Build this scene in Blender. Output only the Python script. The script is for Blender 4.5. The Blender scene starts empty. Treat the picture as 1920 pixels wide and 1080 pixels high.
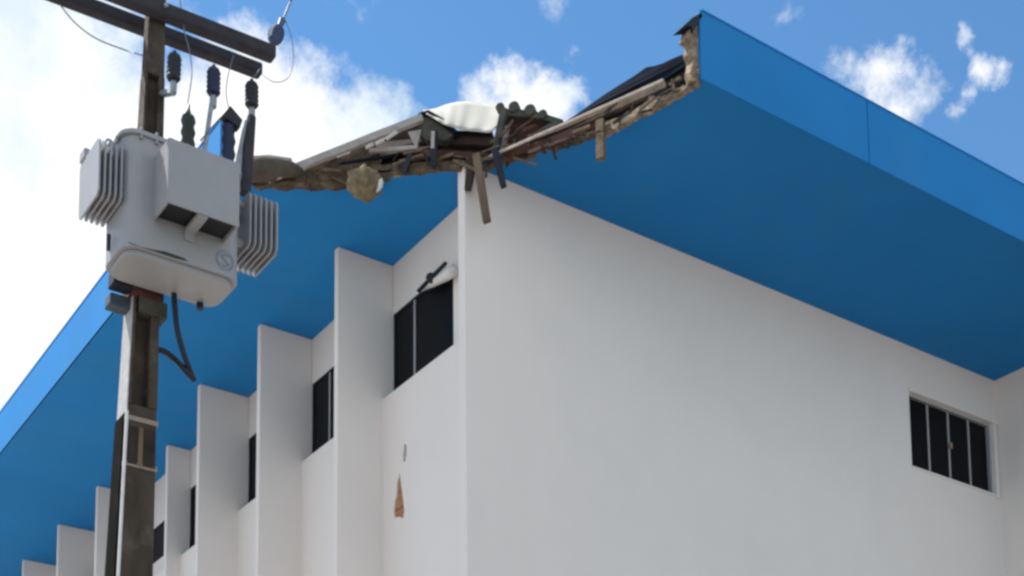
import bpy, bmesh, math, random
from mathutils import Vector, Matrix, noise
from mathutils.geometry import tessellate_polygon
random.seed(7)
R = math.radians
scene = bpy.context.scene
col = scene.collection

# ------------------------------------------------------------------ camera
YAW, PITCH, ROLL, FPX, PY = 0.964168, 0.1216366, -0.0097909, 2738.4739, 1685.3101
CAM = Vector((0, 0, 1.6))
fh = Vector((math.cos(YAW), math.sin(YAW), 0)); rr = Vector((math.sin(YAW), -math.cos(YAW), 0)); uu = Vector((0, 0, 1))
FWD = fh * math.cos(PITCH) + uu * math.sin(PITCH)
up0 = -fh * math.sin(PITCH) + uu * math.cos(PITCH)
RGT = rr * math.cos(ROLL) + up0 * math.sin(ROLL)
UPV = -rr * math.sin(ROLL) + up0 * math.cos(ROLL)
cam_d = bpy.data.cameras.new('camera')
cam = bpy.data.objects.new('camera', cam_d); col.objects.link(cam)
cam.matrix_world = Matrix(((RGT.x, UPV.x, -FWD.x, CAM.x), (RGT.y, UPV.y, -FWD.y, CAM.y), (RGT.z, UPV.z, -FWD.z, CAM.z), (0, 0, 0, 1)))
cam_d.sensor_fit = 'HORIZONTAL'; cam_d.sensor_width = 36
cam_d.lens = 36 * FPX / 1920
cam_d.shift_y = (PY - 540) / 1920
cam_d.clip_start = 0.1; cam_d.clip_end = 3000
scene.camera = cam

# ------------------------------------------------------------------ light, sky, exposure
SUN_EL, SUN_AZ = R(57), math.atan2(0.815, -0.58)          # azimuth of the sun, from +X towards +Y
SUN = Vector((math.cos(SUN_EL) * math.cos(SUN_AZ), math.cos(SUN_EL) * math.sin(SUN_AZ), math.sin(SUN_EL)))
sd = bpy.data.lights.new('sun', 'SUN'); sd.energy = 5.0; sd.angle = R(0.5); sd.color = (1, .96, .9)
so = bpy.data.objects.new('sun', sd); col.objects.link(so)
so.rotation_euler = (-SUN).to_track_quat('-Z', 'Y').to_euler(); so.location = SUN * 60
scene.view_settings.view_transform = 'Standard'; scene.view_settings.look = 'None'
scene.view_settings.exposure = 0.41; scene.view_settings.gamma = 1; scene.view_settings.use_curve_mapping = False
scene.cycles.use_denoising = True
scene.cycles.max_bounces = 6
scene.cycles.filter_width = 2.8
scene.render.film_transparent = False

def ray(px, py):
    return (FWD * FPX + RGT * (px - 960) - UPV * (py - PY)).normalized()

w = bpy.data.worlds.new('World'); scene.world = w; w.use_nodes = True
nt = w.node_tree; nt.nodes.clear()
N = nt.nodes.new; LK = nt.links.new
def wmath(op, a, b=None, c=None, clamp=False):
    n = N('ShaderNodeMath'); n.operation = op; n.use_clamp = clamp
    for i, v in enumerate((a, b, c)):
        if v is None: continue
        if isinstance(v, (int, float)): n.inputs[i].default_value = v
        else: LK(v, n.inputs[i])
    return n.outputs[0]
sky = N('ShaderNodeTexSky'); sky.sky_type = 'NISHITA'; sky.sun_disc = False
sky.sun_elevation = SUN_EL; sky.sun_rotation = math.atan2(SUN.x, SUN.y)
sky.air_density = 1.0; sky.dust_density = 0.1; sky.ozone_density = 3.5; sky.altitude = 50
tc = N('ShaderNodeTexCoord'); D = tc.outputs['Generated']
def wnoise(scale, detail, rough, vec=None):
    n = N('ShaderNodeTexNoise'); n.inputs['Scale'].default_value = scale; n.inputs['Detail'].default_value = detail
    n.inputs['Roughness'].default_value = rough; LK(vec or D, n.inputs['Vector']); return n
warp = wnoise(7, 4, .6)
sub = N('ShaderNodeVectorMath'); sub.operation = 'SUBTRACT'; LK(warp.outputs['Color'], sub.inputs[0]); sub.inputs[1].default_value = (.5, .5, .5)
scl = N('ShaderNodeVectorMath'); scl.operation = 'SCALE'; LK(sub.outputs[0], scl.inputs[0]); scl.inputs['Scale'].default_value = .032
addv = N('ShaderNodeVectorMath'); addv.operation = 'ADD'; LK(D, addv.inputs[0]); LK(scl.outputs[0], addv.inputs[1])
DW = addv.outputs[0]
warp2 = wnoise(34, 5, .62)
sub2 = N('ShaderNodeVectorMath'); sub2.operation = 'SUBTRACT'; LK(warp2.outputs['Color'], sub2.inputs[0]); sub2.inputs[1].default_value = (.5, .5, .5)
scl2 = N('ShaderNodeVectorMath'); scl2.operation = 'SCALE'; LK(sub2.outputs[0], scl2.inputs[0]); scl2.inputs['Scale'].default_value = .034
addw = N('ShaderNodeVectorMath'); addw.operation = 'ADD'; LK(DW, addw.inputs[0]); LK(scl2.outputs[0], addw.inputs[1]); DW = addw.outputs[0]
# banks of cloud: direction of each puff and its radius (in thousandths of a radian), strength
puffs = [(-60, 200, 150, 1), (30, 330, 130, 1), (120, 520, 120, 1), (-20, 620, 120, 1), (130, 180, 75, 1), (60, 80, 70, 1), (-120, 0, 90, 1), (215, 300, 75, 1),
         (420, 262, 60, 1.0), (490, 222, 56, 1.05), (555, 250, 56, 1.0), (350, 300, 60, 1), (640, 280, 46, 1.0), (700, 255, 38, 1.0), (300, 420, 90, 1), (600, 330, 70, 1),
         (930, 150, 17, .8), (958, 168, 24, .85), (1000, 190, 26, .85), (1050, 208, 24, .8), (905, 192, 22, .75), (980, 215, 26, .8),
         (1650, 150, 24, .8), (1622, 150, 20, .72), (1685, 190, 26, .66), (1572, 130, 15, .65), (1700, 140, 14, .6), (1795, 93, 10, .6), (1812, 112, 8, .5),
         (1828, 158, 12, .65), (1862, 146, 11, .65), (1845, 160, 10, .6), (1800, 195, 9, .55), (1778, 222, 8, .5), (690, 10, 14, .42), (1030, 2, 14, .4), (1470, 20, 12, .38), (1075, 108, 8, .42)]
best = None
for px, py, rad, st in puffs:
    d = ray(px, py)
    n = N('ShaderNodeVectorMath'); n.operation = 'DISTANCE'; LK(DW, n.inputs[0]); n.inputs[1].default_value = d
    v = wmath('MULTIPLY', wmath('SUBTRACT', 1, wmath('DIVIDE', n.outputs['Value'], rad * .001), clamp=True), 1.0)
    v = wmath('MULTIPLY', wmath('POWER', v, .55), st)
    best = v if best is None else wmath('SMOOTH_MAX', best, v, .12)
# the rest of the sky: broken fair weather cloud, thinning out over the part the camera sees
nd = N('ShaderNodeVectorMath'); nd.operation = 'DISTANCE'; LK(D, nd.inputs[0]); nd.inputs[1].default_value = ray(1080, 330)
away = wmath('SMOOTH_MIN', wmath('MULTIPLY', wmath('SUBTRACT', nd.outputs['Value'], .42), 3.0, clamp=True), 1, .1)
far = wnoise(2.6, 6, .55)
farv = wmath('MULTIPLY', wmath('MULTIPLY', wmath('SUBTRACT', far.outputs['Fac'], .41), 6, clamp=True), away)
best = wmath('MAXIMUM', best, wmath('MULTIPLY', farv, .9))
fine = wnoise(30, 9, .68, D)
dens = wmath('ADD', best, wmath('MULTIPLY', wmath('SUBTRACT', fine.outputs['Fac'], .5), 1.05))
ramp = N('ShaderNodeMapRange'); ramp.interpolation_type = 'SMOOTHSTEP'; LK(dens, ramp.inputs['Value'])
ramp.inputs['From Min'].default_value = .20; ramp.inputs['From Max'].default_value = .78
mask = ramp.outputs['Result']
body = wnoise(9, 5, .5, DW)
cr = N('ShaderNodeValToRGB'); LK(body.outputs['Fac'], cr.inputs['Fac'])
cr.color_ramp.elements[0].position = .38; cr.color_ramp.elements[0].color = (.70, .80, .88, 1)
cr.color_ramp.elements[1].position = .58; cr.color_ramp.elements[1].color = (1.0, 1.0, 1.0, 1)
tint = N('ShaderNodeMix'); tint.data_type = 'RGBA'; tint.blend_type = 'MULTIPLY'; tint.inputs[0].default_value = 1
LK(sky.outputs[0], tint.inputs[6]); tint.inputs[7].default_value = (.66, .96, 1.05, 1)
bs = N('ShaderNodeBackground'); LK(tint.outputs[2], bs.inputs['Color']); bs.inputs['Strength'].default_value = .135
bc = N('ShaderNodeBackground'); LK(cr.outputs['Color'], bc.inputs['Color']); bc.inputs['Strength'].default_value = .86
mx = N('ShaderNodeMixShader'); LK(mask, mx.inputs[0]); LK(bs.outputs[0], mx.inputs[1]); LK(bc.outputs[0], mx.inputs[2])
ow = N('ShaderNodeOutputWorld'); LK(mx.outputs[0], ow.inputs['Surface'])

# ------------------------------------------------------------------ helpers
def mat(name, c, rough=.7, var=.12, scale=3.0, bump=.0, bscale=60, metal=0, spec=.4, stain=None, stain_amt=0, stain_scale=1.2, streak=None):
    m = bpy.data.materials.new(name); m.use_nodes = True
    t = m.node_tree; b = t.nodes['Principled BSDF']
    b.inputs['Roughness'].default_value = rough; b.inputs['Metallic'].default_value = metal; b.inputs['Specular IOR Level'].default_value = spec
    co = t.nodes.new('ShaderNodeTexCoord'); V = co.outputs['Object']
    n = t.nodes.new('ShaderNodeTexNoise'); n.inputs['Scale'].default_value = scale; n.inputs['Detail'].default_value = 6; n.inputs['Roughness'].default_value = .6
    if streak:
        mp = t.nodes.new('ShaderNodeMapping'); mp.inputs['Scale'].default_value = streak; t.links.new(V, mp.inputs['Vector']); t.links.new(mp.outputs[0], n.inputs['Vector'])
    else: t.links.new(V, n.inputs['Vector'])
    r = t.nodes.new('ShaderNodeValToRGB'); t.links.new(n.outputs['Fac'], r.inputs['Fac'])
    r.color_ramp.elements[0].position = .3; r.color_ramp.elements[1].position = .7
    r.color_ramp.elements[0].color = (*[x * (1 - var) for x in c], 1); r.color_ramp.elements[1].color = (*[min(1, x * (1 + var)) for x in c], 1)
    outc = r.outputs['Color']
    if stain:
        n2 = t.nodes.new('ShaderNodeTexNoise'); n2.inputs['Scale'].default_value = stain_scale; n2.inputs['Detail'].default_value = 8; n2.inputs['Roughness'].default_value = .65
        t.links.new(V, n2.inputs['Vector'])
        mr = t.nodes.new('ShaderNodeMapRange'); mr.inputs['From Min'].default_value = .5; mr.inputs['From Max'].default_value = .75; mr.inputs['To Max'].default_value = stain_amt
        t.links.new(n2.outputs['Fac'], mr.inputs['Value'])
        mixn = t.nodes.new('ShaderNodeMix'); mixn.data_type = 'RGBA'; t.links.new(mr.outputs[0], mixn.inputs[0]); t.links.new(outc, mixn.inputs[6]); mixn.inputs[7].default_value = (*stain, 1)
        outc = mixn.outputs[2]
    t.links.new(outc, b.inputs['Base Color'])
    if bump:
        n3 = t.nodes.new('ShaderNodeTexNoise'); n3.inputs['Scale'].default_value = bscale; n3.inputs['Detail'].default_value = 5; t.links.new(V, n3.inputs['Vector'])
        bp = t.nodes.new('ShaderNodeBump'); bp.inputs['Strength'].default_value = bump; bp.inputs['Distance'].default_value = .02
        t.links.new(n3.outputs['Fac'], bp.inputs['Height']); t.links.new(bp.outputs[0], b.inputs['Normal'])
    return m
M = dict(
    wall=mat('white_wall_paint', (.80, .74, .695), .8, .018, 1.3, .12, 40, streak=(1, 1, .35), stain=(.68, .64, .61), stain_amt=.28, stain_scale=.7),
    blue=mat('blue_paint', (.016, .205, .525), .75, .05, .9, .08, 30, spec=.15, stain=(.035, .215, .46), stain_amt=.5, stain_scale=1.0),
    glass=mat('dark_window_glass', (.006, .006, .008), .3, .1, 2, spec=.07),
    frame=mat('grey_aluminium', (.42, .43, .44), .45, .06, 5, metal=.2),
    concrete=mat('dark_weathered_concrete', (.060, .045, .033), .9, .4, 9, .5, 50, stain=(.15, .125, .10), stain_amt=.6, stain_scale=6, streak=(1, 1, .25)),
    litconc=mat('sunlit_concrete', (.42, .41, .41), .9, .15, 14, .5, 60, stain=(.35, .33, .32), stain_amt=.6, stain_scale=9),
    armconc=mat('dark_crossarm_concrete', (.040, .038, .046), .9, .25, 8, .3, 50),
    grey=mat('transformer_grey_paint', (.315, .315, .325), .42, .05, 2.5, .04, 40, stain=(.26, .26, .25), stain_amt=.35, stain_scale=3),
    barrel=mat('weathered_clay_tile', (.085, .068, .055), .9, .35, 9, .4, 50),
    stain=mat('dried_oil_stain', (.035, .04, .028), .8, .4, 20),
    emblem=mat('faded_blue_marking', (.205, .235, .28), .6, .3, 25),
    steel=mat('galvanised_steel', (.30, .32, .34), .5, .2, 12, metal=.5),
    darksteel=mat('dark_blue_steel', (.045, .065, .09), .7, .3, 12),
    rust=mat('rusty_clamp', (.10, .035, .03), .9, .4, 20, .4, 60),
    strap=mat('pale_steel_strap', (.27, .22, .17), .5, .15, 20),
    polymer=mat('dark_polymer', (.014, .015, .018), .5, .3, 10),
    shadeblack=mat('matt_shade_black', (.010, .009, .008), .95, .5, 8, spec=.03),
    bluepoly=mat('navy_polymer', (.012, .018, .055), .5, .3, 10),
    porcelain=mat('brown_porcelain', (.022, .020, .012), .35, .3, 10),
    insul=mat('blue_grey_insulator', (.05, .08, .16), .5, .3, 10),
    cable=mat('black_cable', (.008, .010, .022), .5, .2, 10),
    wire=mat('thin_aluminium_wire', (.18, .19, .22), .5, .2, 10, metal=.3),
    white_pipe=mat('white_pvc', (.7, .66, .64), .5, .08, 10),
    wood=mat('weathered_brown_wood', (.15, .105, .068), .85, .4, 6, .4, 50, streak=(1, 1, .2)),
    darkwood=mat('dark_wood', (.035, .022, .016), .9, .5, 7, .4, 50),
    redwood=mat('reddish_dark_wood', (.075, .032, .022), .9, .45, 7, .4, 50),
    palewood=mat('pale_batten_wood', (.52, .43, .36), .8, .2, 12, .3, 50),
    bluewood=mat('dark_blue_wood', (.014, .018, .030), .8, .4, 7),  # blue-black tone for boards, flap, bracket and side window frames
    greyboard=mat('grey_weathered_board', (.36, .33, .31), .85, .22, 8, .3, 60),
    plaster=mat('torn_tan_plaster', (.24, .18, .12), .95, .5, 16, .8, 40, stain=(.60, .53, .43), stain_amt=.7, stain_scale=11),
    mottled=mat('mottled_broken_ceiling', (.085, .06, .038), .95, .7, 11, .8, 30, stain=(.30, .25, .18), stain_amt=.55, stain_scale=8),
    tan=mat('tan_fibre', (.20, .16, .095), .95, .35, 14, .9, 40),
    cream=mat('cream_roof_sheet', (.50, .475, .41), .6, .05, 3),
    sheet=mat('dark_blue_grey_roof_sheet', (.010, .015, .027), .9, .4, 5, spec=.05),
    olive=mat('dark_olive_tile', (.075, .075, .060), .85, .35, 9, .3, 50),
    brick=mat('orange_clay_brick', (.40, .20, .11), .9, .25, 18, .5, 60),
    mortar=mat('grey_mortar', (.20, .17, .15), .95, .25, 20, .5, 60),
    whiteplastic=mat('white_plastic', (.70, .69, .67), .45, .05, 8),
    ground=mat('sandy_ground', (.36, .32, .28), .95, .2, .6, .3, 8),
    asphalt=mat('asphalt', (.055, .055, .056), .9, .25, 4, .3, 60),
    paving=mat('concrete_paving', (.36, .35, .33), .9, .15, 2, .2, 30),
)

def tag(o, label=None, cat=None, group=None, kind=None):
    if label: o['label'] = label
    if cat: o['category'] = cat
    if group: o['group'] = group
    if kind: o['kind'] = kind
    return o
def empty(name, loc, label, cat, group=None):
    o = bpy.data.objects.new(name, None); col.objects.link(o); o.location = loc; o.empty_display_size = .2
    return tag(o, label, cat, group)
def place(o, parent):
    """parent while keeping world coordinates (things are only translated)"""
    o.parent = parent
    t = Vector((0, 0, 0)); q = parent
    while q is not None:
        t += q.location; q = q.parent if q.parent else None
    return o

class MB:
    def __init__(s): s.v = []; s.f = []
    def add(s, vs, fs):
        k = len(s.v); s.v += [Vector(v) for v in vs]; s.f += [tuple(i + k for i in f) for f in fs]; return s
    def box(s, a, b):
        (x0, y0, z0), (x1, y1, z1) = a, b
        return s.add([(x0, y0, z0), (x1, y0, z0), (x1, y1, z0), (x0, y1, z0), (x0, y0, z1), (x1, y0, z1), (x1, y1, z1), (x0, y1, z1)],
                     [(0, 3, 2, 1), (4, 5, 6, 7), (0, 1, 5, 4), (1, 2, 6, 5), (2, 3, 7, 6), (3, 0, 4, 7)])
    def beam(s, p, q, wd, ht, side=None, rag=0.0, segs=1):
        """bar from p to q; side = direction of the width wd, the other section axis gets ht"""
        p = Vector(p); q = Vector(q); d = (q - p).normalized()
        side = Vector(side) if side is not None else Vector((0, 0, 1)).cross(d)
        side = (side - d * side.dot(d)).normalized(); oth = d.cross(side)
        k = len(s.v)
        for i in range(segs + 1):
            c = p.lerp(q, i / segs)
            for a, b in ((-1, -1), (1, -1), (1, 1), (-1, 1)):
                j = Vector((0, 0, 0))
                if rag: j = d * random.uniform(-rag, rag) + side * random.uniform(-rag, rag) * .35 + oth * random.uniform(-rag, rag) * .25
                s.v.append(c + side * (a * wd / 2) + oth * (b * ht / 2) + j)
        for i in range(segs):
            o = k + 4 * i
            for a in range(4):
                b = (a + 1) % 4; s.f.append((o + a, o + b, o + 4 + b, o + 4 + a))
        s.f.append((k + 3, k + 2, k + 1, k)); o = k + 4 * segs; s.f.append((o, o + 1, o + 2, o + 3)); return s
    def tube(s, pts, rad, n=8):
        pts = [Vector(p) for p in pts]; k = len(s.v); m = len(pts)
        rads = rad if isinstance(rad, (list, tuple)) else [rad] * m
        prev = None
        for i, p in enumerate(pts):
            d = (pts[min(i + 1, m - 1)] - pts[max(i - 1, 0)]).normalized()
            if prev is None:
                a = d.orthogonal().normalized()
            else: a = (prev - d * prev.dot(d)).normalized()
            prev = a; b = d.cross(a)
            for j in range(n):
                t = 2 * math.pi * j / n; s.v.append(p + (a * math.cos(t) + b * math.sin(t)) * rads[i])
        for i in range(m - 1):
            for j in range(n):
                j2 = (j + 1) % n; s.f.append((k + i * n + j, k + i * n + j2, k + (i + 1) * n + j2, k + (i + 1) * n + j))
        s.f.append(tuple(k + j for j in range(n - 1, -1, -1))); s.f.append(tuple(k + (m - 1) * n + j for j in range(n))); return s
    def prism(s, poly, ext):
        """solid: closed 3D outline pushed along ext"""
        poly = [Vector(p) for p in poly]; ext = Vector(ext); n = len(poly); k = len(s.v)
        s.v += poly + [p + ext for p in poly]
        for t in tessellate_polygon([poly]): s.f.append(tuple(k + i for i in t)); s.f.append(tuple(k + n + i for i in reversed(t)))
        for i in range(n): j = (i + 1) % n; s.f.append((k + i, k + j, k + n + j, k + n + i))
        return s
    def slab(s, outer, holes, ext):
        """outline with holes, pushed along ext"""
        loops = [[Vector(p) for p in outer]] + [[Vector(p) for p in h] for h in holes]; ext = Vector(ext)
        flat = [p for l in loops for p in l]; n = len(flat); k = len(s.v)
        s.v += flat + [p + ext for p in flat]
        for t in tessellate_polygon(loops): s.f.append(tuple(k + i for i in t)); s.f.append(tuple(k + n + i for i in reversed(t)))
        o = k
        for l in loops:
            m = len(l)
            for i in range(m): j = (i + 1) % m; s.f.append((o + i, o + j, o + n + j, o + n + i))
            o += m
        return s
    def build(s, name, m, parent=None, bevel=0, smooth=False, sub=0, edge=None):
        me = bpy.data.meshes.new(name)
        base = Vector((0, 0, 0)); q = parent
        while q is not None: base = base + q.location; q = q.parent
        me.from_pydata([v - base for v in s.v], [], s.f)
        bm = bmesh.new(); bm.from_mesh(me); bmesh.ops.recalc_face_normals(bm, faces=bm.faces)
        bm.to_mesh(me); bm.free()
        me.materials.append(m)
        if edge is not None:
            me.materials.append(edge)
            for p in me.polygons: p.material_index = 0 if abs(p.normal.z) > .5 else 1
        o = bpy.data.objects.new(name, me); col.objects.link(o)
        if parent is not None: o.parent = parent
        if smooth:
            for p in me.polygons: p.use_smooth = True
        if bevel:
            b = o.modifiers.new('bevel', 'BEVEL'); b.width = bevel; b.segments = 2; b.limit_method = 'ANGLE'; b.angle_limit = R(40)
        if sub:
            b = o.modifiers.new('sub', 'SUBSURF'); b.levels = sub; b.render_levels = sub
        return o
def lathe(mb, base, axis, prof, n=14):
    base = Vector(base); axis = Vector(axis).normalized()
    return mb.tube([base + axis * t for t, _ in prof], [r for _, r in prof], n)
def dup(o, parent=None):
    c = o.copy(); col.objects.link(c)
    if parent is not None: c.parent = parent
    for ch in o.children: dup(ch, c)
    return c
# a point of the place seen at a photo pixel, on a known plane
def on(px, py, p0, nrm):
    d = ray(px, py); return CAM + d * ((Vector(p0) - CAM).dot(nrm) / d.dot(nrm))
def atX(px, py, c): return on(px, py, (c, 0, 0), Vector((1, 0, 0)))
def atY(px, py, c): return on(px, py, (0, c, 0), Vector((0, 1, 0)))
def atZ(px, py, c): return on(px, py, (0, 0, c), Vector((0, 0, 1)))

# ------------------------------------------------------------------ ground
H = 10.6                                   # underside of the eaves
MB().box((-400, -400, -.4), (400, 400, 0)).build('ground', M['ground'])['kind'] = 'structure'
MB().box((-60, -3.5, -.1), (60, 3.5, .008)).build('road', M['asphalt'])['kind'] = 'structure'
MB().box((4.6, 7.6, -.1), (8.2, 40, .12)).build('pavement', M['paving'], bevel=.02)['kind'] = 'structure'
MB().box((8.4, 3.8, -.1), (40, 12, .012)).build('bounce_cut_yard', M['asphalt'])['kind'] = 'structure'  # unseen dark asphalt added to cut bounce light on the right soffit
MB().box((-60, -3.62, -.1), (60, -3.5, .12)).build('kerb', M['paving'])['kind'] = 'structure'

# ------------------------------------------------------------------ building
OI, OO, OC, OF, YR, YF, HF = 7.70, 7.01, 7.355, 5.469, 11.30, 9.06, .674
TH = .12
bld = empty('school_building', (OC, YR, 0), 'white three storey building with bright blue eaves torn open at the corner', 'building')
fin_y = [13.385, 15.355, 17.19, 19.17, 21.13, 23.00, 24.94, 26.87, 28.80]
FT = .085
Y_END, X_END = 30.0, 15.62
def rect_y(y, x0, x1, z0, z1): return [(x0, y, z0), (x1, y, z0), (x1, y, z1), (x0, y, z1)]
def rect_x(x, y0, y1, z0, z1): return [(x, y0, z0), (x, y1, z0), (x, y1, z1), (x, y0, z1)]
# end wall (faces -Y) with its window opening
WX0, WX1, WZ0, WZ1 = 13.90, 15.515, 7.425 + 1.6, 8.385 + 1.6
MB().slab(rect_y(YR, OC, X_END, .12, H), [rect_y(YR, WX0, WX1, WZ0, WZ1)], (0, TH, 0)).build('end_wall', M['wall'], bld)
MB().box((X_END + .141, YR, .12), (22, YR + TH, H)).build('end_wall', M['wall'], bld)
# side wall in two layers: recessed window band on top, thicker wall below it
SZ = 9.0
lw0, lw1 = SZ, 10.02
bays = []
prev = YR + TH
for i, y in enumerate(fin_y + [Y_END]):
    bays.append((prev, y - FT if i < len(fin_y) else y)); prev = y
win_rects = []
holes = []
for i, (a, b) in enumerate(bays[:8]):
    y1 = b - .004; y0 = y1 - (1.24 if i == 0 else 1.18)
    z0, z1 = lw0 + .003, lw1
    if i == 4: z0, z1 = SZ + .33, lw1 - .14
    win_rects.append((y0, y1, z0, z1)); holes.append(rect_x(OI, y0, y1, z0, z1))
mb = MB().slab(rect_x(OI, YR + TH, Y_END, SZ, H), holes, (.12, 0, 0)); mb.build('upper_side_wall', M['wall'], bld)
ox = OI - .13
tri = [atX(px, py, ox) for px, py in ((749, 886), (753, 915), (756, 940), (758, 958), (756, 972), (748, 969), (740, 971), (738, 958), (740, 938), (743, 930), (744, 905))]
slot = [atX(px, py, ox) for px, py in ((757.5, 832), (762, 834), (762, 852), (760, 866), (755.5, 865), (756, 850))]
mb = MB().slab(rect_x(ox, YR + TH, Y_END, .12, SZ), [tri, slot], (.035, 0, 0)); mb.build('side_wall', M['wall'], bld)
bk = MB().box((ox + .036, YR + TH, .12), (ox + .22, Y_END, SZ - .001)).build('masonry_core', M['mortar'], bld)
zc = [p.z for p in tri]; yc = [p.y for p in tri]
for i, z in enumerate((min(zc) - .02, min(zc) + .155, min(zc) + .33)):
    MB().box((ox + .012 + .004 * i, min(yc) - .05, z), (ox + .0355, max(yc) + .05, z + .16)).build('brick', M['brick'], bk)
# fins between the bays
def fin(y, front, nm='fin'):
    return MB().box((front, y - FT, .12), (OI - .002, y, H)).build(nm, M['wall'], bld, bevel=.008)
f0 = fin(fin_y[0], OO)
for i, y in enumerate(fin_y[1:], 1):
    if i == 3:
        o = fin(y, OC); o['label'] = 'shallower fin than its neighbours'; continue
    o = f0.copy(); col.objects.link(o); o.location.y += y - fin_y[0]
# the return wall at the far right, coming forward
MB().box((X_END, 9.35, .12), (X_END + .14, YR + 3, H)).build('return_wall', M['wall'], bld)
# windows: local frame, width along +x, face towards -y, then turned into place
def window(wd, ht, mull, rot, loc, latch=None, glass_recess=.045, fm='frame'):
    root = MB()
    t, dp = .028, .06
    root.box((0, 0, 0), (wd, dp, t)).box((0, 0, ht - t), (wd, dp, ht)).box((0, 0, t), (t, dp, ht - t)).box((wd - t, 0, t), (wd, dp, ht - t))
    wo = root.build('window', M[fm])
    wo.parent = bld; wo.location = Vector(loc) - bld.location; wo.rotation_euler.z = rot
    edges = [0] + mull + [wd]
    for a, b in zip(edges[:-1], edges[1:]):
        MB().box((max(a, t) + .012, glass_recess, t), (min(b, wd - t) - .012, glass_recess + .008, ht - t)).build('pane', M['glass']).parent = wo
    for a in mull:
        MB().box((a - .014, glass_recess - .01, t), (a + .014, .056, ht - t)).build('mullion', M['frame']).parent = wo
    if latch is not None:
        MB().box((latch - .022, .0, ht * .46), (latch + .022, .02, ht * .46 + .075)).build('latch', M['strap']).parent = wo
    return wo
window(WX1 - WX0, WZ1 - WZ0, [.42, .815, 1.215], 0, (WX0, YR + .03, WZ0), latch=.815)
MB().box((WX0 - .01, YR - .03, WZ1 + .002), (WX1 + .10, YR - .001, WZ1 + .05)).build('window_head', M['wall'], bld)
MB().box((WX1 + .002, YR - .02, WZ0 - .05), (WX1 + .075, YR - .001, WZ1)).build('window_jamb', M['wall'], bld)
MB().box((WX0 - .01, YR - .012, WZ0 - .03), (WX1 + .001, YR - .001, WZ0 - .002)).build('window_sill', M['wall'], bld)
for i, (y0, y1, z0, z1) in enumerate(win_rects):
    window(y1 - y0, z1 - z0, [.44] if i != 4 else [.30], R(-90), (OI + .003, y1, z0), fm='bluewood', glass_recess=.014)
# dark rooms behind the glass stop light leaking through
MB().box((OI + .25, YR + .3, .2), (21.9, Y_END, H + .2)).build('inner_core', M['darkwood'], bld)

# eaves: soffit with a torn corner
def jag(a, b, n, amp):
    a = Vector(a); b = Vector(b); out = []
    nrm = Vector((0, 0, 1)).cross(b - a).normalized()
    for i in range(1, n):
        out.append(a.lerp(b, i / n) + nrm * random.uniform(-amp, amp))
    return out
A = Vector((7.353, 11.354, H)); B = Vector((5.469, 12.90, H)); C3 = Vector((8.47, 9.09, H))
XR = 22.0
LINE_L = [B, Vector((5.971, 12.648, H)), Vector((6.733, 12.138, H)), A]
LINE_R = [A, Vector((7.849, 10.818, H)), Vector((8.145, 10.177, H)), Vector((8.286, 9.708, H)), C3]
def jagline(L, n, amp):
    out = []
    for a, b in zip(L[:-1], L[1:]): out += [a] + jag(a, b, n, amp)
    return out + [L[-1]]
pl = jagline(LINE_L, 4, .025) + [Vector((OC + .02, YR + .06, H)), Vector((OI + .1, YR + .06, H)), Vector((OI + .1, Y_END, H)), Vector((OF, Y_END, H))]
MB().prism(pl, (0, 0, .035)).build('soffit', M['blue'], bld, edge=M['plaster'])
pr = [Vector((XR, C3.y, H)), Vector((XR, YR + .058, H)), Vector((OC + .03, YR + .058, H))] + jagline(LINE_R, 4, .025)
MB().prism(pr, (0, 0, .035)).build('soffit', M['blue'], bld, edge=M['plaster'])
# fascia boards
jx = atY(1628, 250, YF).x
MB().box((C3.x, YF, H - .004), (jx - .006, YF + .03, H + HF)).build('fascia_panel', M['blue'], bld)
MB().box((jx + .006, YF, H - .004), (XR, YF + .03, H + HF)).build('fascia_panel', M['blue'], bld)
MB().box((C3.x + .01, YF + .031, H + .036), (XR, YF + .12, H + HF - .01)).build('parapet', M['plaster'], bld)
MB().box((C3.x + .02, YF - .008, H + HF + .001), (XR, YF + .15, H + HF + .014)).build('coping', M['blue'], bld)
MB().box((OF, 12.93, H - .004), (OF + .03, Y_END, H + HF)).build('fascia_panel', M['blue'], bld)
MB().box((OF + .031, 12.95, H + .036), (OF + .12, Y_END, H + HF - .01)).build('parapet', M['plaster'], bld)
MB().box((OF - .008, 12.96, H + HF + .001), (OF + .15, Y_END, H + HF + .014)).build('coping', M['blue'], bld)
# roof over the eaves and the rooms
roof = MB()
roof.prism([(OF + .13, 13.0, H + .06), (OF + .13, Y_END, H + .06), (OI + .3, Y_END, H + .3), (OI + .3, 11.6, H + .3), (7.3, 11.55, H + .28)], (0, 0, .03))
roof.prism([(8.62, 9.2, H + .17), (XR, 9.2, H + .17), (XR, 11.6, H + .2), (7.75, 11.6, H + .2), (7.62, 11.3, H + .17)], (0, 0, .03))
roof.prism([(OI + .302, 11.602, H + .29), (XR, 11.602, H + .29), (XR, Y_END, H + .29), (OI + .302, Y_END, H + .29)], (0, 0, .03))
roof = roof.build('roof', M['sheet'], bld)

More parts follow.
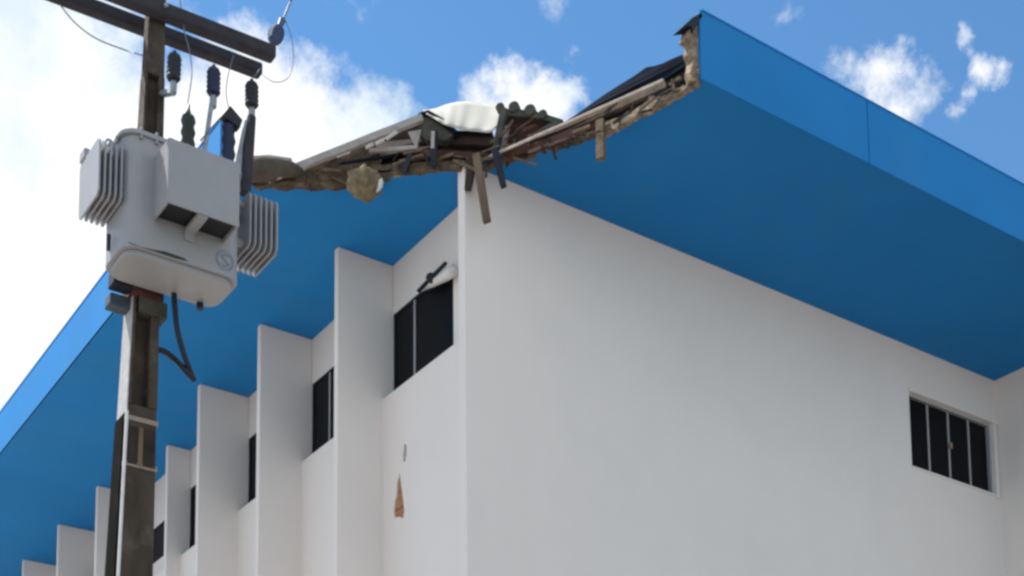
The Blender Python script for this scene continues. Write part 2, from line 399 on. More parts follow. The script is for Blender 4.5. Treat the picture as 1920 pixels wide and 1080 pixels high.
# ------------------------------------------------------------------ torn roof edge
nL = Vector((0, 0, 1)).cross(B - A).normalized(); nL = nL if nL.dot(CAM - A) > 0 else -nL
nR = Vector((0, 0, 1)).cross(C3 - A).normalized(); nR = nR if nR.dot(CAM - A) > 0 else -nR
nC = (nL + nR).normalized()
def follow(px, py, line, nrm, off):
    best = None
    for a, b in zip(line[:-1], line[1:]):
        n = Vector((0, 0, 1)).cross(b - a).normalized(); n = n if n.dot(nrm) > 0 else -n
        p = on(px, py, a + n * off, n); e = b - a; t = (p - a).dot(e) / e.dot(e)
        v = max(0, -t, t - 1)
        if best is None or v < best[0]: best = (v, p)
    return best[1]
def L_(px, py, off=0): return follow(px, py, LINE_L, nL, off)
def R_(px, py, off=0): return follow(px, py, LINE_R, nR, off)
def C_(px, py, off=0): return on(px, py, A + nC * off, nC)
def panel(fn, pts, off, depth, nrm, name, m, parent, densify=0, amp=0):
    P = [fn(x, y, off) for x, y in pts]
    if densify:
        Q = []
        for i, p in enumerate(P):
            q = P[(i + 1) % len(P)]; Q.append(p)
            for k in range(1, densify):
                Q.append(p.lerp(q, k / densify) + Vector((0, 0, random.uniform(-amp, amp))))
        P = Q
    return MB().prism(P, -nrm * depth).build(name, m, parent)
def bar(fn, a, b, wpx, off, depth, nrm, name, m, parent, rag=0, segs=1):
    p, q = fn(*a, off), fn(*b, off); wd = wpx / 200
    return MB().beam(p, q, depth, wd, nrm, rag, segs).build(name, m, parent)
# right of the corner
panel(R_, [(905, 302), (1060, 232), (1240, 155), (1300, 116), (1305, 140), (1255, 172), (1200, 203), (1130, 238), (1060, 264), (940, 302)], -.10, .05, nR, 'rafter', M['darkwood'], roof, 3, .008)
bar(R_, (930, 300), (1128, 236), 16, -.03, .05, nR, 'rafter', M['redwood'], roof, .01, 6)
bar(R_, (1010, 268), (1250, 160), 13, -.05, .05, nR, 'rafter', M['wood'], roof, .008, 6)
bar(R_, (902, 301), (1244, 150), 5, .03, .018, nR, 'batten', M['palewood'], roof, .004, 10)
panel(R_, [(1052, 234), (1080, 215), (1110, 193), (1160, 160), (1212, 126), (1244, 118), (1270, 106), (1290, 98), (1306, 112), (1240, 152), (1130, 200)], -.04, .5, nR, 'roof_sheet', M['sheet'], roof, 2, .008)
panel(R_, [(1308, 152), (1270, 177), (1225, 201), (1200, 212), (1160, 234), (1130, 251), (1128, 246), (1150, 231), (1195, 205), (1215, 199), (1260, 174), (1290, 157), (1300, 138), (1311, 122)], .02, .07, nR, 'torn_plaster', M['plaster'], bld, 7, .016)
panel(R_, [(1122, 250), (1085, 262), (1040, 276), (1000, 288), (950, 301), (900, 313), (905, 309), (950, 294), (1000, 281), (1050, 266), (1100, 250)], .02, .07, nR, 'torn_plaster', M['mottled'], bld, 7, .022)
# fascia end: crumbled edge and bent metal flap
P = [(1313, 30), (1309, 60), (1314, 90), (1312, 120), (1312, 152), (1300, 150), (1296, 132), (1300, 112), (1293, 95), (1297, 80), (1285, 72), (1290, 58), (1300, 44)]
MB().prism([atY(x, y, YF + .03) for x, y in P], (0, .10, 0)).build('broken_edge', M['plaster'], bld, bevel=.012)
MB().prism([atY(x, y, YF + .0) for x, y in ((1280, 50), (1298, 33), (1314, 24), (1317, 30), (1306, 48), (1300, 60), (1297, 48))], (0, .14, 0)).build('coping_flap', M['bluewood'], bld)
# at the corner: a run of tiles still held on a ridge
panel(C_, [(945, 208), (1045, 226), (1052, 232), (965, 278), (930, 292)], -.16, .04, nC, 'roof_board', M['redwood'], roof, 2, .008)
panel(C_, [(940, 203), (1000, 207), (1055, 224), (1050, 231), (1000, 220), (945, 215)], -.06, .3, nC, 'tile_bed', M['olive'], roof, 2, .006)
for (x, y, r_) in ((937, 195, .045), (963, 194, .055), (993, 200, .058), (1017, 208, .045)):
    p = C_(x, y + 5, -.04); MB().tube([p, p - nC * .32], [r_, r_ * .9], 12).build('roof_tile', M['olive'], roof)
bar(C_, (946, 204), (926, 296), 13, .0, .05, nC, 'roof_board', M['olive'], roof, .008, 4)
bar(C_, (952, 238), (940, 292), 8, -.05, .04, nC, 'roof_board', M['greyboard'], roof, .006, 4)
bar(C_, (1048, 228), (950, 290), 12, -.08, .04, nC, 'roof_board', M['olive'], roof, .008, 4)
# left of the corner
panel(L_, [(560, 332), (700, 268), (790, 232), (850, 244), (922, 243), (938, 292), (905, 318), (865, 316), (800, 312), (700, 332), (640, 344)], -.12, .06, nL, 'rafter', M['darkwood'], roof, 3, .01)
bar(L_, (790, 262), (925, 268), 18, -.04, .05, nL, 'rafter', M['darkwood'], roof, .012, 5)
bar(L_, (780, 288), (915, 296), 15, -.02, .05, nL, 'rafter', M['redwood'], roof, .012, 5)
bar(L_, (700, 318), (880, 308), 12, .01, .05, nL, 'rafter', M['mottled'], roof, .012, 6)
panel(L_, [(528, 338), (590, 308), (655, 286), (702, 266), (716, 298), (704, 326), (660, 344), (610, 350), (560, 348)], .03, .04, nL, 'torn_ceiling', M['mottled'], bld, 4, .02)
panel(L_, [(470, 338), (520, 336), (580, 341), (640, 338), (700, 328), (750, 316), (800, 310), (865, 306), (862, 316), (800, 318), (750, 325), (700, 340), (640, 350), (580, 352), (520, 350), (475, 348)], .045, .06, nL, 'torn_plaster', M['mottled'], bld, 4, .02)
bar(L_, (502, 336), (792, 221), 15, .08, .045, nL, 'barge_board', M['greyboard'], roof, .006, 8)
bar(L_, (520, 334), (640, 285), 6, .135, .02, nL, 'batten', M['palewood'], roof, .006, 6)
panel(L_, [(783, 213), (803, 207), (828, 222), (855, 246), (838, 262), (800, 262), (786, 250)], .06, .10, nL, 'ridge_cap', M['olive'], roof, 2, .005)
panel(L_, [(786, 211), (803, 206), (830, 221), (858, 245), (850, 249), (826, 232), (802, 217)], .09, .14, nL, 'ridge_flashing', M['sheet'], roof)
bar(L_, (694, 284), (784, 277), 8, .07, .04, nL, 'batten', M['greyboard'], roof, .006, 4)
panel(L_, [(765, 247), (790, 243), (781, 276)], .08, .03, nL, 'roof_board', M['greyboard'], roof)
for a, b in (((686, 277), (700, 270)), ((704, 270), (720, 262)), ((724, 261), (744, 247))):
    bar(L_, a, b, 7, .19, .02, nL, 'splinter', M['cream'], roof, .006, 2)

# splinters and broken laths all along the break
rs = random.Random(21)
for fn, nrm, pts in ((L_, nL, [(500, 344), (560, 330), (620, 325), (690, 305), (740, 298), (800, 295), (850, 290), (880, 300)]),
                     (R_, nR, [(905, 303), (960, 290), (1010, 272), (1060, 258), (1110, 240), (1170, 212), (1230, 185), (1280, 155)]),
                     (C_, nC, [(900, 285), (930, 270), (960, 255), (1000, 240)])):
    for (x0, y0), (x1, y1) in zip(pts[:-1], pts[1:]):
        for k in range(4):
            t = rs.random(); x = x0 + (x1 - x0) * t + rs.uniform(-8, 8); y = y0 + (y1 - y0) * t + rs.uniform(-14, 12)
            ln = rs.uniform(14, 46); a = math.atan2(y1 - y0, x1 - x0) + rs.gauss(0, .35)
            if rs.random() < .25: a = math.pi / 2 + rs.gauss(0, .3); ln *= .55
            o_ = rs.uniform(.02, .10)
            bar(fn, (x, y), (x + ln * math.cos(a), y + ln * math.sin(a)), rs.uniform(2, 6), o_, rs.uniform(.008, .025), nrm, 'splinter', M[rs.choice(['wood', 'darkwood', 'redwood', 'mottled', 'wood', 'mottled', 'darkwood'])], roof, .006, 3)

# loose pieces hanging out of the break
def loose(name, fn, a, b, wpx, off, depth, nrm, m, label, cat='board', group='broken boards hanging from the torn eaves', taper=1.0, rag=.004, segs=6):
    p, q = fn(*a, off), fn(*b, off); mb = MB(); d = (q - p); n = segs
    mb.beam(Vector((0, 0, 0)), d, depth, wpx / 200, nrm, rag, n)
    for i, v in enumerate(mb.v):
        t = max(0, min(1, v.dot(d) / d.dot(d))); c = d * t; mb.v[i] = c + (v - c) * (1 + (taper - 1) * t)
    o = mb.build(name, m); o.location = p
    return tag(o, label, cat, group)
loose('broken_board', C_, (893, 290), (913, 416), 15, .10, .05, nC, M['wood'], 'long brown broken board hanging lowest in front of the white wall corner')
loose('broken_board', C_, (886, 300), (877, 357), 18, .06, .05, nC, M['darkwood'], 'short dark stub hanging beside the long brown board, against the wall corner', taper=.7)
loose('broken_board', C_, (928, 280), (944, 350), 13, .12, .05, nC, M['bluewood'], 'short blackish board hanging right of the long brown board', taper=.9)
loose('broken_board', R_, (1126, 226), (1127, 298), 15, .06, .06, nR, M['wood'], 'short upright board stub hanging under the torn right eave, far from the corner')
loose('broken_board', L_, (770, 290), (757, 325), 10, .08, .04, nL, M['bluewood'], 'tilted dark splinter of board hanging under the left eave near the tan lump')
loose('broken_board', L_, (815, 246), (813, 312), 12, .12, .05, nL, M['bluewood'], 'straight dark board hanging under the grey ridge cap on the left eave')
MB().beam(L_(812, 246, .155), L_(811, 278, .155), .01, .035, nL).build('pale_face', M['greyboard'], None)
pf = bpy.data.objects['pale_face']; hb = bpy.data.objects['broken_board.005']
for v in pf.data.vertices: v.co -= hb.location
pf.parent = hb
# tan lump
lp = L_(684, 349, .12)
bm = bmesh.new(); bmesh.ops.create_icosphere(bm, subdivisions=4, radius=1)
for v in bm.verts:
    n = noise.fractal(v.co * 2.1, .7, 2, 5) * .26
    z = v.co.z; wdt = .165 * (1 + n) * (1.05 - .25 * max(0, -z))
    v.co = Vector((v.co.x * wdt, v.co.y * wdt * .8, z * .155 * (1 + n) + (.03 if z > 0 else 0)))
me = bpy.data.meshes.new('hanging_clump'); bm.to_mesh(me); bm.free(); me.materials.append(M['tan'])
for p in me.polygons: p.use_smooth = True
cl = bpy.data.objects.new('hanging_clump', me); col.objects.link(cl); cl.location = lp
tag(cl, 'tan rounded clump of torn fibre hanging under the left eave', 'clump')
rim = [L_(706 + 7 * math.sin(t * math.pi), 326 + 34 * t, .10) for t in [i / 6 for i in range(7)]]
fl = MB().tube(rim, [.012, .022, .032, .034, .03, .022, .008], 8).build('pale_flap', M['whiteplastic'], cl, smooth=True)
# bent cream sheet
nx, ny = 48, 8
top = [(793, 206), (835, 196), (880, 191), (938, 193)]; bot = [(800, 212), (832, 232), (868, 243), (918, 248)]
def lerp_poly(P, t):
    k = t * (len(P) - 1); i = min(int(k), len(P) - 2); f = k - i
    return (P[i][0] * (1 - f) + P[i + 1][0] * f, P[i][1] * (1 - f) + P[i + 1][1] * f)
mb = MB(); vs = []
for j in range(ny + 1):
    for i in range(nx + 1):
        u, v = i / nx, j / ny
        (x0, y0), (x1, y1) = lerp_poly(top, u), lerp_poly(bot, u)
        x, y = x0 * (1 - v) + x1 * v, y0 * (1 - v) + y1 * v
        x += 16 * u ** 6 * math.sin(v * math.pi)
        vs.append(L_(x, y + 2.5 * math.sin(u * 9) * (1 - v), .12 - .5 * (1 - v) ** 1.2 + .05 * math.sin(u * 5) + .007 * math.sin(u * 34)))
fs = [(j * (nx + 1) + i, j * (nx + 1) + i + 1, (j + 1) * (nx + 1) + i + 1, (j + 1) * (nx + 1) + i) for j in range(ny) for i in range(nx)]
org = vs[0].copy(); mb.add([v - org for v in vs], fs)
bs_o = mb.build('bent_roof_sheet', M['cream'], None, smooth=True); bs_o.location = org
sm = bs_o.modifiers.new('solid', 'SOLIDIFY'); sm.thickness = .008
tag(bs_o, 'cream roofing sheet bent upwards on top of the broken roof corner', 'roof sheet')
# barrel shaped tile left sticking out
g0 = L_(458, 320, .14)
mb = MB().tube([L_(x, y, .14) - g0 for x, y in ((456, 322), (460, 321), (470, 319), (495, 317), (525, 316), (550, 318), (566, 322))], [.03, .085, .115, .122, .10, .07, .03], 16)
gt = mb.build('barrel_tile', M['barrel'], None, smooth=True); gt.location = g0
tag(gt, 'dark barrel shaped tile end sticking out of the torn left eave behind the transformer', 'roof tile')
MB().prism([L_(x, y, .16) for x, y in ((472, 292), (505, 290), (546, 296), (540, 303), (505, 300), (478, 301))], -nL * .16).build('lit_tile_top', M['greyboard'], gt)  # lit top of the tile put in as a paler strip

# broken lamp over the first side window
wl = empty('wall_lamp', atX(822, 525, OI - .12), 'broken white tube lamp on a dark bracket above the window next to the corner', 'lamp')
MB().tube([atX(788, 543, OI - .06), atX(812, 531, OI - .08), atX(836, 517, OI - .10), atX(852, 506, OI - .10)], [.025, .04, .055, .058], 12).build('lamp_housing', M['whiteplastic'], wl, smooth=True)
MB().beam(atX(784, 546, OI - .13), atX(836, 493, OI - .13), .03, .028, (1, 0, 0)).build('bracket', M['polymer'], wl)
MB().tube([atX(808, 521, OI - .15), atX(808, 521, OI - .02)], .055, 10).build('mount', M['polymer'], wl)

# ------------------------------------------------------------------ utility pole
PX_, PYY = 3.435, 9.40
TILT = .0214
pole = empty('utility_pole', (PX_, PYY, 0), 'dark weathered concrete utility pole carrying the grey transformer', 'utility pole')
def pw(z): return .135 + .026 * (9.0 - z)
def pd(z): return .085 + .033 * (9.4 - z)
ZR0, ZR1, ZT = 6.22, 8.74, 10.9
def tap(mb, z0, z1, fx0, fx1, fy0, fy1):
    """tapered block; fx, fy are fractions (-1..1) of the half width and half depth"""
    vs = []
    for z in (z0, z1):
        a, b = pw(z) / 2, pd(z) / 2
        vs += [(PX_ + fx0 * a, PYY + fy0 * b, z), (PX_ + fx1 * a, PYY + fy0 * b, z), (PX_ + fx1 * a, PYY + fy1 * b, z), (PX_ + fx0 * a, PYY + fy1 * b, z)]
    return mb.add(vs, [(0, 3, 2, 1), (4, 5, 6, 7), (0, 1, 5, 4), (1, 2, 6, 5), (2, 3, 7, 6), (3, 0, 4, 7)])
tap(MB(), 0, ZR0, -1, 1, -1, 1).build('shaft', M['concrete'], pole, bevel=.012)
mb = MB(); tap(mb, ZR0 + .0005, ZR1, -1, -.78, -1, 1); tap(mb, ZR0 + .0005, ZR1, .38, 1, -1, 1); tap(mb, ZR0 + .0005, ZR1, -.778, .378, .0, .3)
mb.build('ribbed_shaft', M['concrete'], pole)
tap(MB(), ZR1 + .0005, ZT, -1, 1, -1, 1).build('pole_top', M['concrete'], pole, bevel=.012)
zb0, zb1 = atY(250, 785, PYY).z, atY(250, 560, PYY).z
mb = MB(); tap(mb, zb0, zb1, -1.10, -1.01, -1.0, .98); mb.build('pale_face', M['litconc'], pole)  # sunlit brightness of the left face put into a paler strip
for yy in (790, 877):
    z = atY(255, yy, PYY - .1).z; mb = MB(); tap(mb, z, z + .035, -1.14, 1.06, -1.08, 1.06); mb.build('steel_strap', M['strap'], pole)
z0, z1 = atY(252, 872, PYY - .1).z, atY(252, 800, PYY - .1).z
mb = MB(); tap(mb, z0, z1, -.24, .06, -1.14, -1.01); mb.build('pale_board', M['wood'], pole)
mb = MB(); tap(mb, z0, z1, -.9, -.28, -1.10, -1.01); mb.build('cover_strip', M['darkwood'], pole)
mb = MB(); tap(mb, z0, z1, .1, .9, -1.10, -1.01); mb.build('cover_strip', M['darkwood'], pole)
mb = MB(); tap(mb, .1, zb0 - .02, -1.22, -1.01, -.75, .95); mb.build('shade_strip', M['shadeblack'], pole)  # shadow down the pole's left face, put in as a black strip
MB().tube([(PX_ - pw(z) / 2 * 1.06, PYY - pd(z) / 2 * 1.02, z) for z in (.1, 2, 4, 5, zb0)], .012, 8).build('white_pipe', M['white_pipe'], pole)
# crossarms, one on each side of the pole, parallel to the end wall
za = 9.13
def arm(y, x0, x1, z, h):
    mb = MB().box((x0, y - h, z - h), (x1, y + h, z + h))
    for v in mb.v: v.z += .036 * (v.x - x1)
    return mb.build('crossarm', M['armconc'], pole, bevel=.02)
ya0, ya1 = PYY - pd(za) / 2 - .06, PYY + pd(za) / 2 + .16
zz = atY(516, 104, ya0).z; z1_ = atY(490, 135, ya1).z
arm(ya0, 2.40, atY(514, 104, ya0).x, zz, .052)
arm(ya1, 2.40, atY(489, 135, ya1).x, z1_, .049)
MB().tube([(PX_ + .04, ya0 - .08, zz - .03), (PX_ + .04, ya1 + .08, z1_ - .03)], .014, 8).build('through_bolt', M['steel'], pole)
MB().tube([(PX_ - .07, ya0 - .07, zz + .3), (PX_ + .07, ya0 - .07, zz + .3)], .02, 8).build('pole_pin', M['steel'], pole)
# clamps under the transformer
mb = MB(); z = atY(255, 545, PYY - .12).z; tap(mb, z - .02, z + .07, -1.25, 1.2, -1.35, 1.2); mb.build('clamp', M['rust'], pole)
mb = MB(); tap(mb, z - .13, z - .02, -.6, 1.5, -1.3, 1.1); mb.build('clamp', M['olive'], pole)
MB().box((PX_ - .25, PYY - .05, z - .11), (PX_ - .1, PYY + .06, z - .02)).build('bracket', M['darksteel'], pole, bevel=.01)
MB().box((PX_ - .26, PYY - .14, z + .0), (PX_ - .12, PYY - .02, z + .11)).build('bracket', M['bluewood'], pole, bevel=.01)

# the pole leans a little: shear each part about the ground line (crossarms stay level)
for o in pole.children:
    if o.name.split('.')[0] in ('crossarm', 'through_bolt', 'pole_pin'): continue
    o.data.transform(Matrix(((1, 0, TILT, -TILT * 7.9), (0, 1, 0, 0), (0, 0, 1, 0), (0, 0, 0, 1))))

# ------------------------------------------------------------------ transformer
TY0, TY1 = 8.80, 9.24
p0, p1 = atY(231, 480, TY0), atY(454, 525, TY0)
TX0, TX1 = p0.x, p1.x
TZ0 = (atY(240, 467, TY0).z + atY(450, 515, TY0).z) / 2; TZ1 = atY(275, 258, TY0).z
tr = empty('transformer', ((TX0 + TX1) / 2, (TY0 + TY1) / 2, TZ0), 'grey finned transformer box hung high on the concrete pole', 'transformer')
def round_rect(x0, x1, y0, y1, r_, z, n=6):
    out = []
    for cx, cy, a0 in ((x1 - r_, y1 - r_, 0), (x0 + r_, y1 - r_, 90), (x0 + r_, y0 + r_, 180), (x1 - r_, y0 + r_, 270)):
        for i in range(n + 1):
            t = R(a0 + 90 * i / n); out.append(Vector((cx + r_ * math.cos(t), cy + r_ * math.sin(t), z)))
    return out
tank = MB().prism(round_rect(TX0, TX1, TY0, TY1, .11, TZ0), (0, 0, TZ1 - TZ0)).build('tank', M['grey'], tr, bevel=.012)
MB().prism(round_rect(TX0 - .02, TX1 + .02, TY0 - .02, TY1 + .02, .12, TZ1 + .001), (0, 0, .03)).build('lid', M['grey'], tr, bevel=.006)
bolt = None
for i in range(7):
    x = TX0 + .10 + (TX1 - TX0 - .2) * i / 6
    if bolt is None:
        bolt = MB().tube([(x, TY0 - .012, TZ1 - .03), (x, TY0 - .012, TZ1 + .05)], .011, 6).build('lid_bolt', M['steel'], tr); bx_ = x
    else:
        o = bolt.copy(); col.objects.link(o); o.location.x += x - bx_
MB().prism(round_rect(TX0 + .03, TX1 - .03, TY0 + .03, TY1 - .03, .10, TZ0 - .035), (0, 0, .034)).build('base_plate', M['grey'], tr, bevel=.006)
# oil stain along the lower front edge
bm_pts = [(240, 470), (262, 479), (285, 484), (310, 488), (345, 500), (352, 506), (330, 508), (300, 502), (280, 494), (258, 486), (242, 478)]
so_ = atY(300, 467 + 48 * 60 / 210, TY0).z - atY(300, 494, TY0).z
MB().prism([Vector((p.x, p.y, max(p.z + so_ + .012, TZ0 + .004))) for p in [atY(x, y, TY0 - .003) for x, y in bm_pts]], (0, .0025, 0)).build('oil_stain', M['stain'], tank)
# faded blue round marking with a figure in it
ec = atY(422, 488, TY0 - .003)
mb = MB(); n = 20
for r0, r1 in ((.075, .060),):
    vs = []
    for i in range(n):
        t = 2 * math.pi * i / n
        for r_ in (r0, r1): vs.append(ec + Vector((r_ * math.cos(t) * .9, 0, r_ * math.sin(t))))
    mb.add(vs, [(2 * i, 2 * ((i + 1) % n), 2 * ((i + 1) % n) + 1, 2 * i + 1) for i in range(n)])
S_ = [(.028, .034), (.0, .044), (-.026, .028), (-.012, .006), (.014, -.006), (.027, -.026), (.0, -.044), (-.028, -.032)]
for (a, b), (c, d) in zip(S_[:-1], S_[1:]):
    mb.beam(ec + Vector((a, -.0005, b)), ec + Vector((c, -.0005, d)), .001, .014, (0, 1, 0))
mb.build('marking', M['emblem'], tank)
# low voltage cover: hollow box, open below
BY = TY0 - .25
b0, b1 = atY(314, 383, BY), atY(450, 300, BY)
bx0, bx1 = b0.x, b1.x; bz0 = atY(314, 378, BY).z; bz1 = atY(383, 282, BY).z
mb = MB(); t = .012
mb.box((bx0, BY, bz0), (bx1, BY + t, bz1)); mb.box((bx0, BY + t, bz0), (bx0 + t, TY0 - .001, bz1)); mb.box((bx1 - t, BY + t, bz0), (bx1, TY0 - .001, bz1)); mb.box((bx0 + t, BY + t, bz1 - t), (bx1 - t, TY0 - .001, bz1))
cov = mb.build('terminal_cover', M['grey'], tr)
mb = MB(); mx_ = (bx0 + bx1) / 2 + .0
mb.box((mx_ - .035, BY + .014, bz0 - .012), (mx_ + .035, TY0 - .002, bz0 + .012)); mb.box((mx_ - .035, TY0 - .016, bz0 - .07), (mx_ + .035, TY0 - .002, bz0 - .0125))
mb.build('cover_bracket', M['grey'], cov)
MB().box((bx0 + t + .001, BY + t + .001, bz0 + .03), (bx1 - t - .001, TY0 - .004, bz0 + .05)).build('cover_shade_sheet', M['polymer'], cov)  # dark sheet that paints the shade inside the hollow cover
# radiator plates
def plate(x, y0, y1, z0, z1):
    r_ = .03
    pts = [(x, y0 + r_, z0), (x, y0, z0 + r_), (x, y0, z1 - r_), (x, y0 + r_, z1), (x, y1 - r_, z1), (x, y1, z1 - r_), (x, y1, z0 + r_), (x, y1 - r_, z0)]
    return MB().prism(pts, (.014, 0, 0)).build('radiator_plate', M['grey'], tr, bevel=.004)
RY0, RY1 = TY0 + .02, TY1 - .02
rz0, rz1 = atY(186, 376, RY0).z, atY(186, 264, RY0).z
rz0 = (rz0 + atY(490, 480, RY0).z) / 2; rz1 = (rz1 + atY(490, 352, RY0).z) / 2; rz0 += .055
pl0 = None
for xp in (185, 195.5, 206, 216.5, 227):
    x = atY(xp, 320, RY0).x
    if pl0 is None: pl0 = plate(x, RY0, RY1, rz0, rz1); px0 = x
    else: o = pl0.copy(); col.objects.link(o); o.location.x += x - px0
for xp in (470, 480, 490, 500, 510, 520):
    x = atY(xp, 420, RY0).x - .007; o = pl0.copy(); col.objects.link(o); o.location.x += x - px0
xa, xb = atY(185, 320, RY0).x, atY(517, 420, RY0).x
for z in (rz0 + .06, rz1 - .06):
    for y in (RY0 + .12, RY1 - .12):
        MB().tube([(xa + .005, y, z), (TX0 + .02, y, z)], .028, 10).build('radiator_header', M['grey'], tr)
        MB().tube([(TX1 - .02, y, z), (xb + .005, y, z)], .028, 10).build('radiator_header', M['grey'], tr)
for xp in (205, 226, 245):      # lifting hooks and vent loops at the top left
    c = atY(xp, 254 - (xp - 225) * -.02, RY0 + .1)
    c.z = rz1 + .02 + (.06 if xp > 220 else 0) + (.03 if xp > 240 else 0)
    MB().tube([c + Vector((.028 * math.cos(R(a)), 0, .04 * math.sin(R(a)))) for a in range(-30, 211, 30)], .009, 6).build('lifting_loop', M['steel'], tr)
MB().box((xa - .01, RY1 - .12, rz1 + .001), (xa + .03, RY1 - .02, rz1 + .07)).build('vent_cap', M['grey'], tr, bevel=.008)
q = atY(204, 440, TY0 + .2); MB().tube([q, q - Vector((0, 0, .11))], .014, 8).build('drain_valve', M['polymer'], tr)
q = atY(371, 552, TY1 - .02); MB().tube([(q.x, TY1 - .06, TZ0 + .0), (q.x, TY1 - .06, TZ0 - .08)], .024, 10).build('drain_plug', M['polymer'], tr)
# hanger plates between tank and pole
for z in (TZ0 + .12, TZ1 - .12):
    MB().box((PX_ - .08, TY1 - .002, z - .04), (PX_ + .10, PYY - pd(z) / 2 + .01, z + .04)).build('hanger', M['steel'], tr)
# bushings on the lid
def bushing(mb, base, axis, ln, r_, sheds):
    prof = [(0, r_ * .62)]
    for i in range(sheds):
        a = ln * (i + .15) / sheds; b = ln * (i + .55) / sheds; c = ln * (i + .95) / sheds
        prof += [(a, r_ * .8), (b, r_), (c, r_ * .82)]
    prof += [(ln, r_ * .5), (ln * 1.12, r_ * .22), (ln * 1.2, r_ * .18)]
    return lathe(mb, base, axis, prof)
BYY = TY0 + .26
def lid_at(px): 
    p = atY(px, 280, BYY); return Vector((p.x, BYY, TZ1 + .031))
for pxb, mname, tip in ((352, 'porcelain', 196), (428, 'bluepoly', 205)):
    b_ = lid_at(pxb); tpz = atY(pxb, tip, BYY).z
    bushing(MB(), b_, (0, 0, 1), (tpz - b_.z) / 1.2, .052, 5).build('bushing', M[mname], tr, smooth=True)
MB().prism([atY(x, y, BYY - .06) for x, y in ((418, 215), (432, 198), (455, 225), (450, 240), (432, 226))], (0, .06, 0)).build('bushing_cap', M['polymer'], tr)

# ------------------------------------------------------------------ surge arresters on slanting brackets
def arrester(top, bot, foot, mname, label):
    t_, b_, f_ = atY(*top, BYY), atY(*bot, BYY), atY(*foot, BYY)
    r = empty('surge_arrester', b_, label, 'surge arrester', 'surge arresters between crossarm and transformer')
    ln = (t_ - b_).length
    prof = [(0, .040)]
    for i in range(5): prof += [(ln * (.02 + .16 * i), .043), (ln * (.08 + .16 * i), .051), (ln * (.14 + .16 * i), .044)]
    prof += [(ln * .84, .040), (ln * .9, .018), (ln, .012)]
    lathe(MB(), b_, t_ - b_, prof).build('housing', M[mname], r, smooth=True)
    lathe(MB(), b_ - Vector((0, 0, .012)), (0, 0, -1), [(0, .02), (.02, .026), (.085, .024), (.10, .012)]).build('clamp', M['steel'], r)
    return r, b_, f_
r, b_, f_ = arrester((328, 96), (325, 150), (300, 178), 'polymer', 'dark ribbed arrester nearest the pole, highest of three below crossarm')
MB().beam(b_ - Vector((0, 0, .09)), atY(304, 176, PYY - .07), .03, .045, (0, 1, 0)).build('bracket', M['steel'], r)
r, b_, f_ = arrester((401, 122), (400, 177), (377, 262), 'bluepoly', 'navy ribbed arrester on a slanting grey rod, in the middle of three')
MB().beam(b_ - Vector((0.01, 0, .06)), Vector((f_.x, BYY, TZ1 + .032)), .03, .026, (0, 1, 0)).build('bracket', M['steel'], r)
r, b_, f_ = arrester((472, 149), (472, 200), (462, 292), 'polymer', 'dark ribbed arrester furthest from the pole, on a thick dark post')
pb = Vector((atY(448, 290, BYY).x, BYY, TZ1 + .032))
MB().tube([b_ - Vector((0, 0, .08)), b_.lerp(pb, .5) + Vector((.02, 0, 0)), pb + Vector((.05, 0, 0))], [.032, .046, .042], 10).build('post', M['armconc'], r)
MB().beam(b_ - Vector((.03, 0, .13)), pb - Vector((.04, 0, 0)), .02, .05, (0, 1, 0)).build('bracket', M['steel'], r)

# ------------------------------------------------------------------ insulator, wires, cable
i0, i1 = atY(508, 88, ya0), atY(531, 34, ya0)
ins = empty('line_insulator', i0, 'tilted blue grey insulator standing on the crossarm end', 'insulator')
d = i1 - i0; prof = [(0, .016), (.04, .018)]
for i in range(5):
    s = math.sin(math.pi * (i + 1) / 6); prof += [(.05 + .025 * i, .022 + .018 * s), (.062 + .025 * i, .036 + .026 * s)]
prof += [(.185, .024), (.2, .022), (.25, .026), (.27, .014)]
lathe(MB(), i0, d, [(t * d.length / .27, r_) for t, r_ in prof]).build('sheds', M['insul'], ins, smooth=True)
def wire(name, pts, rad, m, label, cat='wire', group=None):
    # smooth Catmull-Rom through the points
    P = [Vector(p) for p in pts]; out = []
    for i in range(len(P) - 1):
        a, b, c, e = P[max(i - 1, 0)], P[i], P[i + 1], P[min(i + 2, len(P) - 1)]
        for k in range(6):
            t = k / 6; out.append(.5 * ((2 * b) + (c - a) * t + (2 * a - 5 * b + 4 * c - e) * t * t + (3 * b - a - 3 * c + e) * t ** 3))
    out.append(P[-1]); o0 = out[0].copy()
    o = MB().tube([p - o0 for p in out], rad, 7).build(name, m, None, smooth=True); o.location = o0
    return tag(o, label, cat, group)
Y_ = lambda x, y, c=ya0: atY(x, y, c)
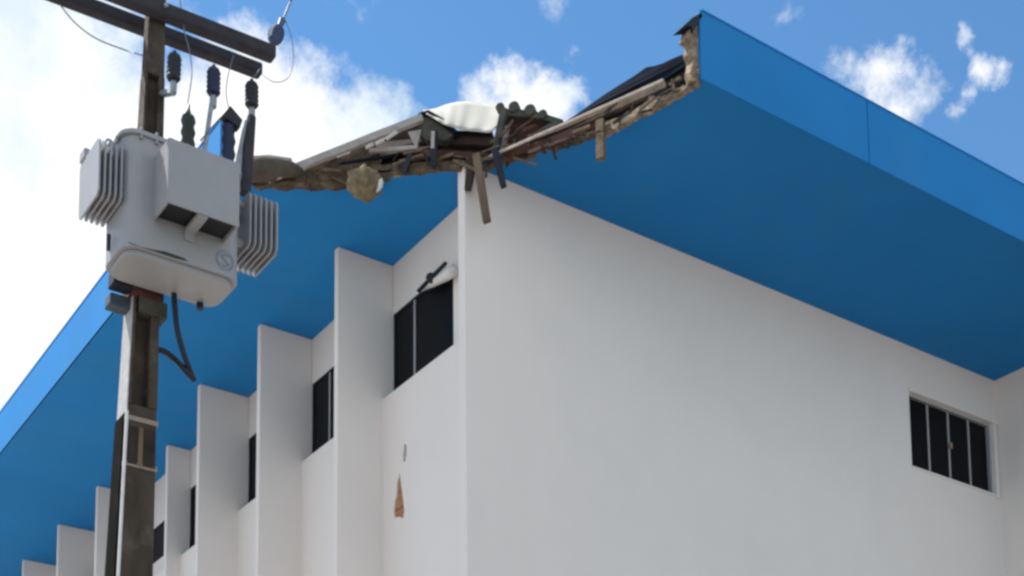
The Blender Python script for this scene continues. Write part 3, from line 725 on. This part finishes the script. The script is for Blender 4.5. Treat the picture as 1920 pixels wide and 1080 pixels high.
wire('power_line', [Y_(531, 36), Y_(541, 12), Y_(552, -15), atY(640, -230, ya0 - 1.2), atY(900, -900, ya0 - 4)], .008, M['wire'], 'overhead wire leaving upwards from the blue grey insulator')
wire('jumper_wire', [Y_(535, 38), Y_(546, 70), Y_(550, 112), Y_(540, 146), Y_(515, 154), Y_(492, 140, ya0 + .1)], .0035, M['wire'], 'thin jumper wire looping from the insulator down past the crossarm end')
wire('jumper_wire', [Y_(112, 8, ya1), Y_(140, 42, ya1), Y_(180, 72, ya1), Y_(235, 94, ya1), Y_(268, 104, PYY)], .005, M['wire'], 'thin jumper wire sagging under the left half of the crossarm')
wire('jumper_wire', [Y_(336, -10), Y_(343, 35), Y_(346, 62, ya0 - .08), Y_(354, 90, ya0 - .07), Y_(360, 135, ya0 - .06), Y_(352, 194, BYY)], .004, M['wire'], 'thin wire dropping across the crossarm to the bushing nearest the pole')
wire('jumper_wire', [Y_(438, 104), Y_(428, 140, BYY), Y_(424, 175, BYY), Y_(429, 203, BYY)], .0035, M['wire'], 'thin wire dropping from the crossarm to the navy bushing')
wire('jumper_wire', [Y_(472, 148, BYY), Y_(480, 140, BYY + .05), Y_(488, 128, ya1)], .0035, M['wire'], 'short thin wire joining the outermost arrester to the crossarm end')
wire('jumper_wire', [Y_(376, 264, BYY), Y_(400, 236, BYY - .03), Y_(430, 203, BYY)], .006, M['wire'], 'thin diagonal wire over the lid joining the middle arrester foot and the navy bushing')
zcab = TY1 - .08
wire('drop_cable', [Vector((atY(326, 548, zcab).x, zcab, TZ0 - .02)), atY(328, 580, zcab), atY(333, 622, zcab), atY(346, 668, zcab + .02), atY(361, 708, zcab + .05)], .02, M['cable'], 'thick dark cable hanging straight down from the transformer underside', 'cable')
wire('drop_cable', [atY(290, 655, PYY - .06), atY(308, 659, PYY - .08), atY(328, 674, PYY - .09), atY(347, 694, zcab + .03), atY(364, 713, zcab + .055)], .022, M['cable'], 'short dark cable curving out from the pole side to meet the hanging cable', 'cable')
